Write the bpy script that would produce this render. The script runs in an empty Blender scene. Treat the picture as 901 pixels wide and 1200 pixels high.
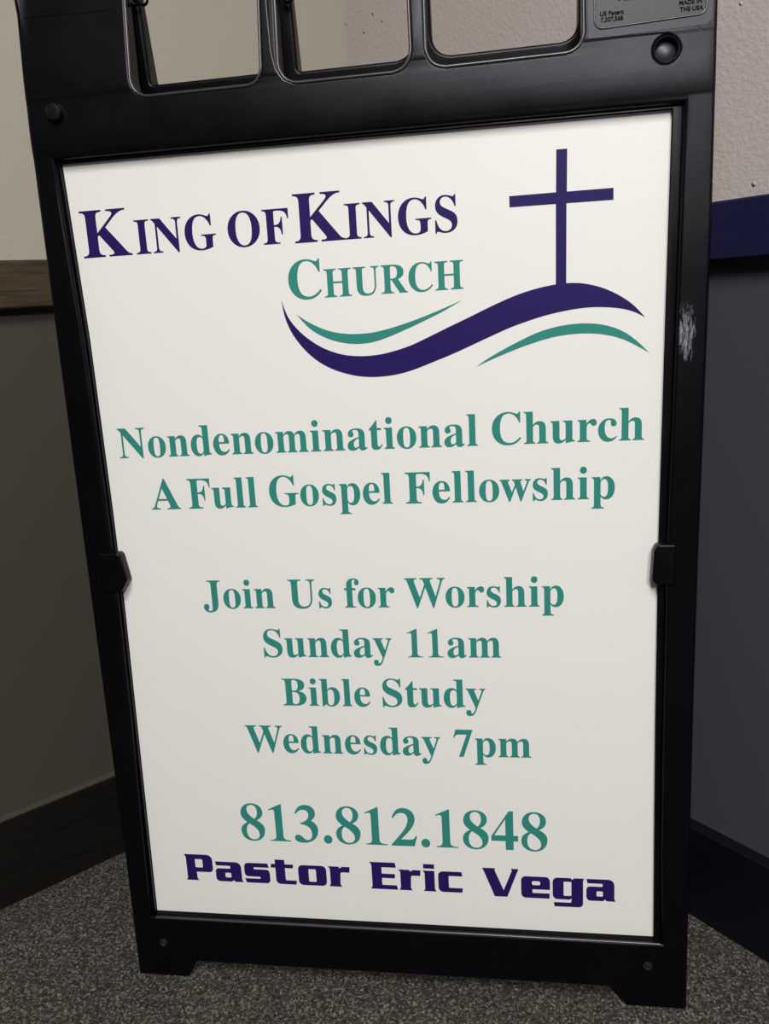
import bpy, bmesh, math, json
from mathutils import Vector, Matrix
S = bpy.context.scene
COL = S.collection

# ---------------------------------------------------------------- camera
YAW, PITCH, ROLL = .149, -.2635, -.0628
fwd = Vector((-math.sin(YAW)*math.cos(PITCH), math.cos(YAW)*math.cos(PITCH), math.sin(PITCH)))
right0 = Vector((math.cos(YAW), math.sin(YAW), 0))
up0 = right0.cross(fwd)
right = math.cos(ROLL)*right0 + math.sin(ROLL)*up0
up = -math.sin(ROLL)*right0 + math.cos(ROLL)*up0
cam = bpy.data.cameras.new('camera')
cam.sensor_fit = 'VERTICAL'; cam.sensor_height = 36; cam.sensor_width = 27.03
cam.lens = 909/1200*36; cam.clip_start = .02
camo = bpy.data.objects.new('camera', cam); COL.objects.link(camo)
m = Matrix((right, up, -fwd)).transposed().to_4x4()
m.translation = Vector((.1313, -.7355, .7955))
camo.matrix_world = m
S.camera = camo

# ---------------------------------------------------------------- world, lights, exposure
S.view_settings.view_transform = 'Standard'
S.view_settings.look = 'None'
S.view_settings.gamma = 1
S.view_settings.exposure = -0.13
w = bpy.data.worlds.new('room_light'); S.world = w; w.use_nodes = True
w.node_tree.nodes['Background'].inputs[0].default_value = (.80, .84, 1.0, 1)
w.node_tree.nodes['Background'].inputs[1].default_value = .06

def area(name, loc, size, power, col, rot=(0, 0, 0)):
    l = bpy.data.lights.new(name, 'AREA'); l.shape = 'RECTANGLE'; l.size, l.size_y = size
    l.energy = power; l.color = col
    o = bpy.data.objects.new(name, l); COL.objects.link(o); o.location = loc; o.rotation_euler = rot
    return o
area('ceiling_light_near', (.15, -1.55, 2.44), (.55, 1.1), 58, (1.0, .975, .93))
area('ceiling_light_far', (1.0, -3.1, 2.44), (.6, 1.2), 118, (1.0, .98, .95))

# ---------------------------------------------------------------- helpers
def lin(c):
    return tuple(((x/255)/12.92 if x/255 <= .04045 else ((x/255+.055)/1.055)**2.4) for x in c)+(1,)

def mat(name, col, rough=.5, spec=.5):
    mt = bpy.data.materials.new(name); mt.use_nodes = True
    b = mt.node_tree.nodes['Principled BSDF']
    b.inputs['Base Color'].default_value = lin(col)
    b.inputs['Roughness'].default_value = rough
    b.inputs['Specular IOR Level'].default_value = spec
    if 'plastic' in name: b.inputs['Specular Tint'].default_value = (.90, .88, 1.0, 1)
    return mt, mt.node_tree, b

def noise(nt, scale, detail=3, rough=.5, stretch=None, dist=0):
    tc = nt.nodes.new('ShaderNodeTexCoord'); n = nt.nodes.new('ShaderNodeTexNoise')
    n.inputs['Scale'].default_value = scale; n.inputs['Detail'].default_value = detail
    n.inputs['Roughness'].default_value = rough; n.inputs['Distortion'].default_value = dist
    if stretch:
        mp = nt.nodes.new('ShaderNodeMapping'); mp.inputs['Scale'].default_value = stretch
        nt.links.new(tc.outputs['Object'], mp.inputs['Vector']); nt.links.new(mp.outputs[0], n.inputs['Vector'])
    else:
        nt.links.new(tc.outputs['Object'], n.inputs['Vector'])
    return n

def ramp(nt, src, stops, out='Fac'):
    r = nt.nodes.new('ShaderNodeValToRGB'); e = r.color_ramp.elements
    while len(e) < len(stops): e.new(.5)
    for k, (p, c) in enumerate(stops): e[k].position = p; e[k].color = c
    nt.links.new(src.outputs[out], r.inputs[0]); return r

def bump(nt, b, src, strength, dist, out=0):
    bp = nt.nodes.new('ShaderNodeBump'); bp.inputs['Strength'].default_value = strength
    bp.inputs['Distance'].default_value = dist
    nt.links.new(src.outputs[out], bp.inputs['Height'])
    prev = b.inputs['Normal'].links
    if prev: nt.links.new(prev[0].from_socket, bp.inputs['Normal'])
    nt.links.new(bp.outputs[0], b.inputs['Normal']); return bp

G3 = lambda v: (v, v, v, 1)

# moulded plastic, with a white scuff worn into the right-hand rail
M_PLASTIC, nt, b = mat('black_plastic', (4, 4, 7), .40, .22)
n1 = noise(nt, 900, 2); bump(nt, b, n1, .12, .0006)
n2 = noise(nt, 14, 4); r2 = ramp(nt, n2, [(.3, G3(.30)), (.75, G3(.40))]); nt.links.new(r2.outputs[0], b.inputs['Roughness'])

M_SCUFFED, nt, b = mat('black_plastic_scuffed', (4, 4, 7), .40, .22)
n1 = noise(nt, 900, 2); bump(nt, b, n1, .12, .0006)
n2 = noise(nt, 14, 4); r2 = ramp(nt, n2, [(.3, G3(.30)), (.75, G3(.40))]); nt.links.new(r2.outputs[0], b.inputs['Roughness'])
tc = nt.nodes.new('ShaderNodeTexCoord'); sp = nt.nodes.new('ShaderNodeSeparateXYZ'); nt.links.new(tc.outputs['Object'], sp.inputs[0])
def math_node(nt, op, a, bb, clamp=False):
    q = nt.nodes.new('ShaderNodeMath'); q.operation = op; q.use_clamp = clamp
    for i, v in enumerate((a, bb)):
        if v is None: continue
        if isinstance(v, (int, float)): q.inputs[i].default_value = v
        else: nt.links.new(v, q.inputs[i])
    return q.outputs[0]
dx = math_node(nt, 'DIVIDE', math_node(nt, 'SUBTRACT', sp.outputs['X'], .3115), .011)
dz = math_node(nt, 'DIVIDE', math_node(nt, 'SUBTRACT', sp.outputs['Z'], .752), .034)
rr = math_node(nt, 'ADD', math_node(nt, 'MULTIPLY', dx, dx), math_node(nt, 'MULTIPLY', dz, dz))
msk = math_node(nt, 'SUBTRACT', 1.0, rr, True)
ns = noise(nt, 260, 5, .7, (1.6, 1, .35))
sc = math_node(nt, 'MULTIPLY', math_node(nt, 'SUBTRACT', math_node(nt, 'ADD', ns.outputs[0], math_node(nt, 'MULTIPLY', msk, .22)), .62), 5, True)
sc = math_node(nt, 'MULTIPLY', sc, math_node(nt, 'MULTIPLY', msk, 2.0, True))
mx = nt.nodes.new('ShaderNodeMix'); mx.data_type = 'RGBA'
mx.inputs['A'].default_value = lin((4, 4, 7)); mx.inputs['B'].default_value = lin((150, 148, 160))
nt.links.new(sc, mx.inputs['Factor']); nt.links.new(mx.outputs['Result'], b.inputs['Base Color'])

# white sheet with a few specks of dirt
M_WHITE, nt, b = mat('white_sign_sheet', (238, 237, 235), .42, .4)
nv = noise(nt, 55, 2, .4); rv = ramp(nt, nv, [(.172, lin((120, 118, 115))), (.182, lin((238, 237, 235)))])
nt.links.new(rv.outputs[0], b.inputs['Base Color'])
nb = noise(nt, 9, 2); bump(nt, b, nb, .05, .002)

M_NAVY, nt, b = mat('navy_vinyl', (37, 24, 92), .5, .15)
M_TEAL, nt, b = mat('teal_vinyl', (50, 136, 126), .5, .2)
M_INK, nt, b = mat('black_moulded_text', (4, 4, 5), .7, .1)
M_DARK, nt, b = mat('black_plastic_plug', (34, 33, 38), .35, .5)

def wall_paint(name, c, bumpy):
    mt, nt, b = mat(name, c, .55, .35)
    n = noise(nt, 190, 4, .6); r = ramp(nt, n, [(.35, G3(0)), (.72, G3(1))]); bump(nt, b, r, bumpy, .003)
    tc = nt.nodes.new('ShaderNodeTexCoord'); vo = nt.nodes.new('ShaderNodeTexVoronoi'); vo.inputs['Scale'].default_value = 62
    nt.links.new(tc.outputs['Object'], vo.inputs['Vector'])
    r = ramp(nt, vo, [(.0, G3(1)), (.16, G3(0))], 'Distance')
    few = nt.nodes.new('ShaderNodeMath'); few.operation = 'GREATER_THAN'; few.inputs[1].default_value = .72
    nt.links.new(vo.outputs['Color'], few.inputs[0])
    mu = nt.nodes.new('ShaderNodeMath'); mu.operation = 'MULTIPLY'; nt.links.new(r.outputs[0], mu.inputs[0]); nt.links.new(few.outputs[0], mu.inputs[1])
    bump(nt, b, mu, min(1, bumpy*5), .004)
    return mt
M_UPPER_L = wall_paint('cream_wall_paint', (175, 169, 157), .03)
M_UPPER_R = wall_paint('cream_wall_paint_rough', (192, 182, 178), .2)
M_LOWER_L = wall_paint('grey_wainscot_paint', (68, 65, 59), .02)
M_LOWER_R = wall_paint('cool_grey_wainscot', (70, 68, 80), .02)  # right wainscot, slightly cooler grey than the left
M_CEIL = wall_paint('white_ceiling_paint', (220, 218, 212), .2)

def wood(name, c1, c2, stretch):
    mt, nt, b = mat(name, c1, .5, .35)
    n = noise(nt, 9, 6, .65, stretch, .6); r = ramp(nt, n, [(.3, lin(c1)), (.55, lin(c2)), (.7, lin(c1))])
    nt.links.new(r.outputs[0], b.inputs['Base Color']); bump(nt, b, n, .15, .002)
    return mt
M_RAIL_L = wood('dark_stained_wood', (34, 27, 18), (74, 62, 44), (1, 1, 14))
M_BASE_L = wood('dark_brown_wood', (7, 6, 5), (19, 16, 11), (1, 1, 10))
M_RAIL_R = wood('navy_wood', (20, 20, 58), (24, 24, 62), (1, 1, 10))  # right rail is navy where the left one is brown
M_BASE_R = wood('dark_navy_wood', (3, 3, 12), (6, 6, 18), (1, 1, 10))  # right baseboard is a near-black navy

M_CARPET, nt, b = mat('speckled_grey_carpet', (90, 86, 82), .95, .1)
n = noise(nt, 260, 5, .9)
tc = nt.nodes.new('ShaderNodeTexCoord'); vo = nt.nodes.new('ShaderNodeTexVoronoi'); vo.inputs['Scale'].default_value = 430
nt.links.new(tc.outputs['Object'], vo.inputs['Vector'])
bw = nt.nodes.new('ShaderNodeSeparateXYZ'); nt.links.new(vo.outputs['Color'], bw.inputs[0])
mixv = math_node(nt, 'ADD', math_node(nt, 'MULTIPLY', n.outputs[0], .72), math_node(nt, 'MULTIPLY', bw.outputs['X'], .28))
r = nt.nodes.new('ShaderNodeValToRGB'); nt.links.new(mixv, r.inputs[0])
for p_, c_ in ((.5, (0, 0, 0)), (.6, (0, 0, 0))): r.color_ramp.elements.new(p_)
for e_, (p_, c_) in zip(r.color_ramp.elements, ((.31, (32, 30, 29)), (.48, (66, 63, 59)), (.58, (88, 84, 79)), (.72, (160, 154, 147)))): e_.position = p_; e_.color = lin(c_)
n5 = noise(nt, 5, 3); mx = nt.nodes.new('ShaderNodeMix'); mx.data_type = 'RGBA'; mx.blend_type = 'MULTIPLY'; mx.inputs['Factor'].default_value = 1
r5 = ramp(nt, n5, [(.3, G3(.82)), (.7, G3(1))])
nt.links.new(r.outputs[0], mx.inputs['A']); nt.links.new(r5.outputs[0], mx.inputs['B']); nt.links.new(mx.outputs['Result'], b.inputs['Base Color'])
bump(nt, b, n, .5, .003)

def finish(name, me, mats, parent=None, smooth=None):
    me.name = name
    o = bpy.data.objects.new(name, me); COL.objects.link(o)
    if not isinstance(mats, (list, tuple)): mats = [mats]
    for q in mats: me.materials.append(q)
    if parent: o.parent = parent
    if smooth is not None:
        me.polygons.foreach_set('use_smooth', [True]*len(me.polygons))
        me.set_sharp_from_angle(angle=math.radians(smooth))
    me.update(); return o

def curve_mesh(splines, d_front, d_back, bevel=0, tube=False, res=6, bres=3):
    """splines: list of ('B', [(hlx,hly,x,y,hrx,hry)...]) or ('P', [(x,y)...]) in sheet metres.
    Gives a mesh with x = across, z = up, y = -d."""
    cu = bpy.data.curves.new('tmp', 'CURVE'); cu.dimensions = '2D' if not tube else '3D'
    cu.fill_mode = 'BOTH' if not tube else 'FULL'; cu.resolution_u = res
    mid = (d_front+d_back)/2
    if not tube:
        cu.extrude = max((d_front-d_back)/2-bevel, 1e-6)
        if bevel: cu.bevel_depth = bevel; cu.bevel_resolution = bres; cu.offset = -bevel
    else:
        cu.bevel_depth = tube; cu.bevel_resolution = 2
    for kind, pts in splines:
        if kind == 'P':
            s = cu.splines.new('POLY'); s.points.add(len(pts)-1)
            for q, pt in zip(s.points, pts): q.co = (pt[0], pt[1], 0, 1)
            s.use_cyclic_u = True
        elif kind == 'O':
            s = cu.splines.new('POLY'); s.points.add(len(pts)-1)
            for q, pt in zip(s.points, pts): q.co = (pt[0], pt[1], 0, 1)
        else:
            s = cu.splines.new('BEZIER'); s.bezier_points.add(len(pts)-1)
            for q, pt in zip(s.bezier_points, pts):
                q.handle_left_type = q.handle_right_type = 'FREE'
                q.co = (pt[2], pt[3], 0); q.handle_left = (pt[0], pt[1], 0); q.handle_right = (pt[4], pt[5], 0)
            s.use_cyclic_u = True
    ob = bpy.data.objects.new('tmp', cu); COL.objects.link(ob)
    dg = bpy.context.evaluated_depsgraph_get()
    me = bpy.data.meshes.new_from_object(ob.evaluated_get(dg))
    bpy.data.objects.remove(ob); bpy.data.curves.remove(cu)
    bm = bmesh.new(); bm.from_mesh(me)
    for v in bm.verts:
        x, y, z = v.co; v.co = (x, -(z+mid), y)
    bmesh.ops.remove_doubles(bm, verts=bm.verts, dist=1e-6)
    bmesh.ops.recalc_face_normals(bm, faces=bm.faces)
    bm.to_mesh(me); bm.free(); return me

def rounded(pts, seg=6):
    """[(x,y,r)] -> polyline with circularly rounded corners"""
    out = []; n = len(pts)
    for i in range(n):
        p = Vector(pts[i][:2]); r = pts[i][2] if len(pts[i]) > 2 else 0
        if r <= 0: out.append(tuple(p)); continue
        a = Vector(pts[i-1][:2]); c = Vector(pts[(i+1) % n][:2])
        u = a-p; v = c-p; lu, lv = u.length, v.length; u /= lu; v /= lv
        ang = u.angle(v); t = min(r/math.tan(ang/2), lu*.5, lv*.5)
        p0 = p+u*t; p1 = p+v*t
        for k in range(seg+1):
            s = k/seg; out.append(tuple((1-s)**2*p0+2*s*(1-s)*(p*.83+(p0+p1)*.085)+s*s*p1))
    return out

def catmull(pts, seg=4):
    out = []
    P = [Vector(p) for p in pts]
    for i in range(len(P)-1):
        p0 = P[max(i-1, 0)]; p1 = P[i]; p2 = P[i+1]; p3 = P[min(i+2, len(P)-1)]
        for k in range(seg):
            t = k/seg
            out.append(tuple(.5*((2*p1)+(p2-p0)*t+(2*p0-5*p1+4*p2-p3)*t*t+(3*p1-p0-3*p2+p3)*t**3)))
    out.append(tuple(P[-1])); return out

def mm(pts): return [tuple(c/1000 for c in p) for p in pts]

def setp(o, label=None, category=None, kind=None, group=None):
    if label: o['label'] = label
    if category: o['category'] = category
    if kind: o['kind'] = kind
    if group: o['group'] = group
    return o

# ---------------------------------------------------------------- room
CX, CY, AL = -.085, .6133, .794
DL = Vector((-math.cos(AL), -math.sin(AL), 0)); DR = Vector((math.sin(AL), -math.cos(AL), 0))
NL, NR = DR.copy(), DL.copy()
RT, RH, BH, CEIL = .8742, .058, .1311, 2.47

def prism(side, prof, s0, s1, name, mats, kind='structure', facemat=None, smooth=None, bevel=None):
    """closed profile [(t out of the wall, z)] swept along a wall from s0 to s1"""
    D, N = (DL, NL) if side == 'left' else (DR, NR)
    c = Vector((CX, CY, 0)); bm = bmesh.new(); rings = []
    for s in (s0, s1):
        rings.append([bm.verts.new(c+D*s+N*t+Vector((0, 0, z))) for t, z in prof])
    n = len(prof)
    for i in range(n):
        f = bm.faces.new((rings[0][i], rings[0][(i+1) % n], rings[1][(i+1) % n], rings[1][i]))
        if facemat: f.material_index = facemat(prof[i], prof[(i+1) % n])
    bm.faces.new(rings[0]); bm.faces.new(rings[1][::-1])
    bmesh.ops.recalc_face_normals(bm, faces=bm.faces)
    me = bpy.data.meshes.new(name); bm.to_mesh(me); bm.free()
    o = finish(name, me, mats, smooth=smooth); setp(o, kind=kind); return o

for side, mu, ml in (('left', M_UPPER_L, M_LOWER_L), ('right', M_UPPER_R, M_LOWER_R)):
    s0 = -.1 if side == 'left' else 0
    o = prism(side, [(0, 0), (0, RT-.02), (0, CEIL), (-.1, CEIL), (-.1, 0)], s0, 3.2, 'wall_'+side, [mu, ml],
          facemat=lambda a, b: 1 if (max(a[1], b[1]) < RT and a[0] == 0 and b[0] == 0) else 0)
def rail_prof(z1, z0, t, c):
    return [(0, z0), (t-c, z0), (t, z0+c), (t, z1-c), (t-c*.7, z1), (0, z1)]
prism('left', rail_prof(RT, RT-RH, .020, .002), 0, 3.2, 'trim_1', M_RAIL_L)
prism('right', rail_prof(RT, RT-RH, .020, .002), .02, 3.2, 'trim_2', M_RAIL_R)
M_DUST, nt, b = mat('dusty_board_edge', (76, 72, 58), .8, .2)
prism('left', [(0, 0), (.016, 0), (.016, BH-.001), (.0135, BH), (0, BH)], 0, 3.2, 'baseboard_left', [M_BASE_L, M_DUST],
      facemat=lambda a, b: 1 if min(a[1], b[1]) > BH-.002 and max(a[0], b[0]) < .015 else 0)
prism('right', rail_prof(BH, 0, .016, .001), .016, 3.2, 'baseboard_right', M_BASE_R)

def slab(name, z0, z1, m_, r=3.6):
    bm = bmesh.new(); c = Vector((CX, CY, 0))
    p = [c-DL*.1-DR*.1, c+DL*r-DR*.1, c+DL*r+DR*r, c-DL*.1+DR*r]
    a = [bm.verts.new(q+Vector((0, 0, z0))) for q in p]; b_ = [bm.verts.new(q+Vector((0, 0, z1))) for q in p]
    bm.faces.new(a); bm.faces.new(b_)
    for i in range(4): bm.faces.new((a[i], a[(i+1) % 4], b_[(i+1) % 4], b_[i]))
    bmesh.ops.recalc_face_normals(bm, faces=bm.faces)
    me = bpy.data.meshes.new(name); bm.to_mesh(me); bm.free(); return setp(finish(name, me, m_), kind='structure')
slab('floor', -.05, 0, M_CARPET); slab('ceiling', CEIL, CEIL+.05, M_CEIL)

# ---------------------------------------------------------------- the sign
TH = .0578; TOP = 1.143; THK = .024
sign = bpy.data.objects.new('sidewalk_sign', None); COL.objects.link(sign)
sign.rotation_euler = (-TH, 0, 0)
setp(sign, 'black plastic folding sidewalk sign with white church poster panel standing on grey carpet', 'sign')

OUT_L = [(-327.3, 0), (-326.4, 60), (-325.3, 148), (-324.6, 290), (-324.2, 435), (-323.4, 590), (-322.8, 730), (-322, 880), (-321.5, 1000), (-321.5, 1143)]
OUT_R = [(331, 1143), (331.2, 1000), (331.8, 860), (330.6, 700), (329.2, 540), (329, 400), (329.6, 250), (330.4, 116), (331.4, 0)]
outer = mm(rounded([p+(0,) for p in OUT_L[:1]]+[p+(0,) for p in OUT_L[1:-1]]+[OUT_L[-1]+(10,), OUT_R[0]+(10,)]+[p+(0,) for p in OUT_R[1:]] +
           [(264, 0, 5), (251.5, 24, 8), (-249.5, 23, 8), (-261, 0, 5)]))
HOLE = [(-302, 84), (-299, 200), (-294.4, 345), (-291.6, 480), (-291, 594), (-292.4, 777), (-299.4, 954.5),
        (305, 952.5), (302.3, 745), (299, 545), (299.2, 330), (300, 200), (303, 84)]
LINER = [(-299, 80), (-296.5, 200), (-293.6, 345), (-290.6, 480), (-290.2, 594), (-291.4, 777), (-297.3, 953),
         (297.5, 950.8), (295.4, 780), (293, 545), (293.6, 345), (295, 200), (296.4, 80)]
OPEN = [[(-209.5, 1004, 17), (-80, 1004, 15), (-78, 1118, 14), (-209, 1118, 14)],
        [(-62, 1002, 18), (62.5, 1002, 18), (61, 1118, 14), (-62, 1118, 14)],
        [(77, 1002, 18), (217, 1003, 16), (217, 1118, 14), (77, 1118, 14)]]
def circle(cx, cy, r, n=28): return [(cx+r*math.cos(2*math.pi*k/n), cy+r*math.sin(2*math.pi*k/n)) for k in range(n)]

def header(v):
    """front relief of the header: proud upper plate tilted back, a slope, then the flat band"""
    if v < .957: return 0.0
    pts = [(.957, 0), (.961, .0007), (.966, .0012), (.973, .0015), (.980, .0015), (.988, .0012), (.996, .0007), (1.004, .0001), (1.0095, -.0001), (1.0112, .0003), (1.03, -.0007), (1.143, -.0130)]
    for (a, da), (b_, db) in zip(pts, pts[1:]):
        if v <= b_: return da+(db-da)*(v-a)/(b_-a)
    return pts[-1][1]

def frame_mesh(front=True):
    ops = OPEN if front else [[(-x, z+(22 if z < 1050 else 0), r) for x, z, r in o_][::-1] for o_ in OPEN]
    if not front: ops = [[(x-((3.5, 9, 3)[k] if x > max(q[0] for q in o_)-5 else 0), z, 3 if k < 2 and x > max(q[0] for q in o_)-5 else r) for x, z, r in o_] for k, o_ in enumerate(ops)]
    spl = [('P', outer), ('P', mm(HOLE))]+[('P', mm(rounded(o_))) for o_ in ops]
    if front: spl.append(('P', mm(circle(288.6, 996.4, 10.5))))
    me = curve_mesh(spl, 0, -THK, bevel=.0035, bres=3)
    bm = bmesh.new(); bm.from_mesh(me)
    cuts = [.03, .957, .9595, .962, .967, .972, .978, .984, .989, .994, .999, 1.004, 1.007, 1.0095, 1.0115, 1.03, 1.06, 1.09]
    for z in cuts:
        bmesh.ops.bisect_plane(bm, geom=bm.verts[:]+bm.edges[:]+bm.faces[:], dist=1e-6, plane_co=(0, 0, z), plane_no=(0, 0, 1))
    for z in [.06+.05*k for k in range(18)]:
        bmesh.ops.bisect_plane(bm, geom=bm.verts[:]+bm.edges[:]+bm.faces[:], dist=1e-6, plane_co=(0, 0, z), plane_no=(0, 0, 1))
    for x in (-.318, -.308, -.22, -.12, -.02, .06, .15, .25, .313, .322):
        bmesh.ops.bisect_plane(bm, geom=bm.verts[:]+bm.edges[:]+bm.faces[:], dist=1e-6, plane_co=(x, 0, 0), plane_no=(1, 0, 0))
    for v in bm.verts:
        if v.co.y < .006: v.co.y -= header(v.co.z)*min(1, max(0, (.331-abs(v.co.x-.004))/.008)) if v.co.z < 1.1 or abs(v.co.x-.004) < .320 else 0
        if v.co.z < .028: v.co.z += v.co.y*math.tan(TH)*.9
    bmesh.ops.recalc_face_normals(bm, faces=bm.faces)
    bm.to_mesh(me); bm.free(); return me
front = finish('front_frame', frame_mesh(), M_SCUFFED, sign, smooth=32)
def weigh(o):
    q = o.modifiers.new('weighted', 'WEIGHTED_NORMAL'); q.keep_sharp = True; q.weight = 80; q.mode = 'FACE_AREA'
weigh(front)

liner = finish('panel_channel', curve_mesh([('P', mm([(x*.9997, z) for x, z in HOLE])), ('P', mm(LINER))], -.0062, -.0118, bevel=.0008, bres=1), M_PLASTIC, front, smooth=35)

panel = finish('sign_panel', curve_mesh([('P', mm([(x*.998, 83 if z < 100 else (z-1.5 if z > 900 else z)) for x, z in HOLE]))], -.012, -.016), M_WHITE, sign)
# bottom edge of the sheet drops into the channel
bm = bmesh.new(); bm.from_mesh(panel.data)
for v in bm.verts:
    if v.co.z < .09: v.co.z = .0785
bm.to_mesh(panel.data); bm.free()

back = finish('back_frame', frame_mesh(False), M_PLASTIC, sign, smooth=32)
weigh(back)
# hinge line runs along the top, between the two halves
piv = Vector((0, THK+.003, TOP))
Rm = Matrix.Rotation(2*TH, 4, 'X') @ Matrix.Rotation(math.pi, 4, 'Z')
back.matrix_local = Matrix.Translation(piv-(Rm @ Vector((0, THK+.0005, TOP)))) @ Rm
bp = finish('back_panel', curve_mesh([('P', mm([(x*.998, z) for x, z in HOLE]))], -.012, -.016), M_WHITE, back)

# clips that hold the sheet, half way up each rail
def clip(pts, nm='panel_clip'):
    me = curve_mesh([('P', mm(rounded(pts)))], .0026, -.0112, bevel=.0022, bres=3)
    return finish(nm, me, M_PLASTIC, front, smooth=40)
clip([(-306, 547.5, 2), (-281.5, 547.5, 5), (-276.2, 516, 3), (-284.5, 502.5, 3), (-306, 502, 2)])
clip([(307, 547, 2), (289, 547, 4.5), (285.8, 540, 3), (284.2, 510, 2.5), (288.5, 504.5, 3), (307, 504, 2)])

def lathe(name, prof, cx, cz, d0, m_, parent, n=28, smooth=35):
    """prof [(radius, d)] turned about the frame's normal"""
    bm = bmesh.new(); rings = []
    for r, d in prof:
        if r < 1e-6: rings.append([bm.verts.new((cx, -(d0+d), cz))])
        else: rings.append([bm.verts.new((cx+r*math.cos(2*math.pi*k/n), -(d0+d), cz+r*math.sin(2*math.pi*k/n))) for k in range(n)])
    for a, c in zip(rings, rings[1:]):
        for k in range(n):
            k2 = (k+1) % n
            if len(a) == 1: bm.faces.new((a[0], c[k], c[k2]))
            elif len(c) == 1: bm.faces.new((a[k], a[k2], c[0]))
            else: bm.faces.new((a[k], a[k2], c[k2], c[k]))
    bmesh.ops.recalc_face_normals(bm, faces=bm.faces)
    me = bpy.data.meshes.new(name); bm.to_mesh(me); bm.free()
    return finish(name, me, m_, parent, smooth)
lathe('peg', [(.0095, -.003), (.0086, .002), (.0080, .0065), (.0070, .0078), (.0055, .0082), (0, .0080)], -.2896, .9964, .0, mat('black_plastic_peg', (14, 14, 16), .3, .5)[0], front)
lathe('peg_socket', [(.0114, .0004), (.0110, .0010), (.0104, .0004), (.0101, -.0065), (.0097, -.0070), (.0092, -.0060), (.0086, -.0056), (0, -.0056)], .2886, .9964, .0, M_DARK, front)
for x_, z_ in ((-.2888, .0495), (.2878, .0560)):
    lathe('stacking_stud', [(.0052, -.0002), (.0050, .0009), (.0040, .0012), (.0034, .0002), (.0028, .0002), (.0022, .0012), (0, .0016)], x_, z_, 0, M_DARK, front, n=20)

# beaded lip round each hand hole
M_GLOSS, nt_, b_ = mat('lip_highlight_grey', (52, 51, 52), .30, .8)  # lighter base grey stands in for highlights on lips and label border
for o_ in OPEN:
    (xa, za, ra), (xb, zb, rb), (xc, zc, rc), (xd, zd, rd) = o_
    me = curve_mesh([('P', mm(rounded([(xa-.6, za-.6, ra), (xb+.6, zb-.6, rb), (xc+.6, zc+.6, rc), (xd-.6, zd+.6, rd)])))], -.0006, -.0006, tube=.0016)
    for v in me.vertices: v.co.y -= header(v.co.z)
    finish('hand_hole_lip', me, M_GLOSS, front, smooth=60)

finish('hand_hole_lip', curve_mesh([('O', mm([(-69.6, 1117), (-69.4, 1060), (-68.6, 1030), (-65.4, 1014), (-58.5, 1004), (-50, 1000.3)]))], -.0004, -.0004, tube=.0011), M_GLOSS, front, smooth=60)
finish('channel_lip', curve_mesh([('O', mm([(-296, 83.2), (-150, 83.2), (0, 83.4), (150, 83.6), (301, 83.6)]))], -.0016, -.0016, tube=.0013), M_GLOSS, front, smooth=60)  # bead added to draw the highlight along the channel edge
# moulded marks on the header
def tube(name, splines, r, d, m_, parent):
    me = curve_mesh(splines, d, d, tube=r); return finish(name, me, m_, parent, smooth=60)
def shift(o):
    for v in o.data.vertices: v.co.y -= header(v.co.z)
    return o
M_SHEEN, nt, b = mat('sheen_grey_plastic', (50, 49, 51), .48, .45)  # sheen on the upper right header, put in as a lighter grey
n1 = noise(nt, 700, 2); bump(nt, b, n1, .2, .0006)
me = curve_mesh([('P', mm([(221.5, 1011.6), (250, 1011.6), (322, 1013.2), (326.5, 1017), (326.5, 1130), (221.5, 1130)]))], .00035, -.002)  # plate added over the header corner to carry the sheen colour
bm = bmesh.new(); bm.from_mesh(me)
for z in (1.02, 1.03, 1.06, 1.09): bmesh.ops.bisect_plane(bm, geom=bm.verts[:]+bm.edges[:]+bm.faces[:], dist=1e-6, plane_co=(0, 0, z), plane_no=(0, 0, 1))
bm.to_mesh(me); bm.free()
shift(finish('sheen_plate', me, M_SHEEN, front, smooth=30))
shift(tube('label_border', [('P', mm(rounded([(227, 1018.5, 7), (321.5, 1021.8, 7), (321.5, 1100, 7), (227, 1100, 7)])))], .0010, .0003, M_GLOSS, front))
shift(tube('mould_line', [('O', mm([(-314+k*9, 1086.5-k*.25) for k in range(11)]))], .0006, -.0002, M_INK, front))

def moulded_text(body, x, z, h, wdt):
    cu = bpy.data.curves.new('t', 'FONT'); cu.body = body; cu.size = 1; cu.offset = .022; cu.extrude = .05
    ob = bpy.data.objects.new('t', cu); COL.objects.link(ob)
    me = bpy.data.meshes.new_from_object(ob.evaluated_get(bpy.context.evaluated_depsgraph_get()))
    bpy.data.objects.remove(ob)
    xs = [v.co.x for v in me.vertices]; x0, x1 = min(xs), max(xs); s = wdt/(x1-x0)
    for v in me.vertices:
        px = x+(v.co.x-x0)*s; pz = z+v.co.y*h/.72
        v.co = (px, -(header(pz)+.0005+(.0003 if v.co.z > 0 else -.0006)), pz)
    return finish('moulded_lettering', me, M_INK, front)
moulded_text('US Patent', .2315, 1.0290, .0036, .0205)
moulded_text('7,337,568', .2323, 1.0240, .0036, .0190)
moulded_text('MADE IN', .2985, 1.0308, .0036, .0190)
moulded_text('THE USA', .2990, 1.0254, .0036, .0195)
moulded_text('Plasti', .2475, 1.0400, .0080, .0180)

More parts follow.
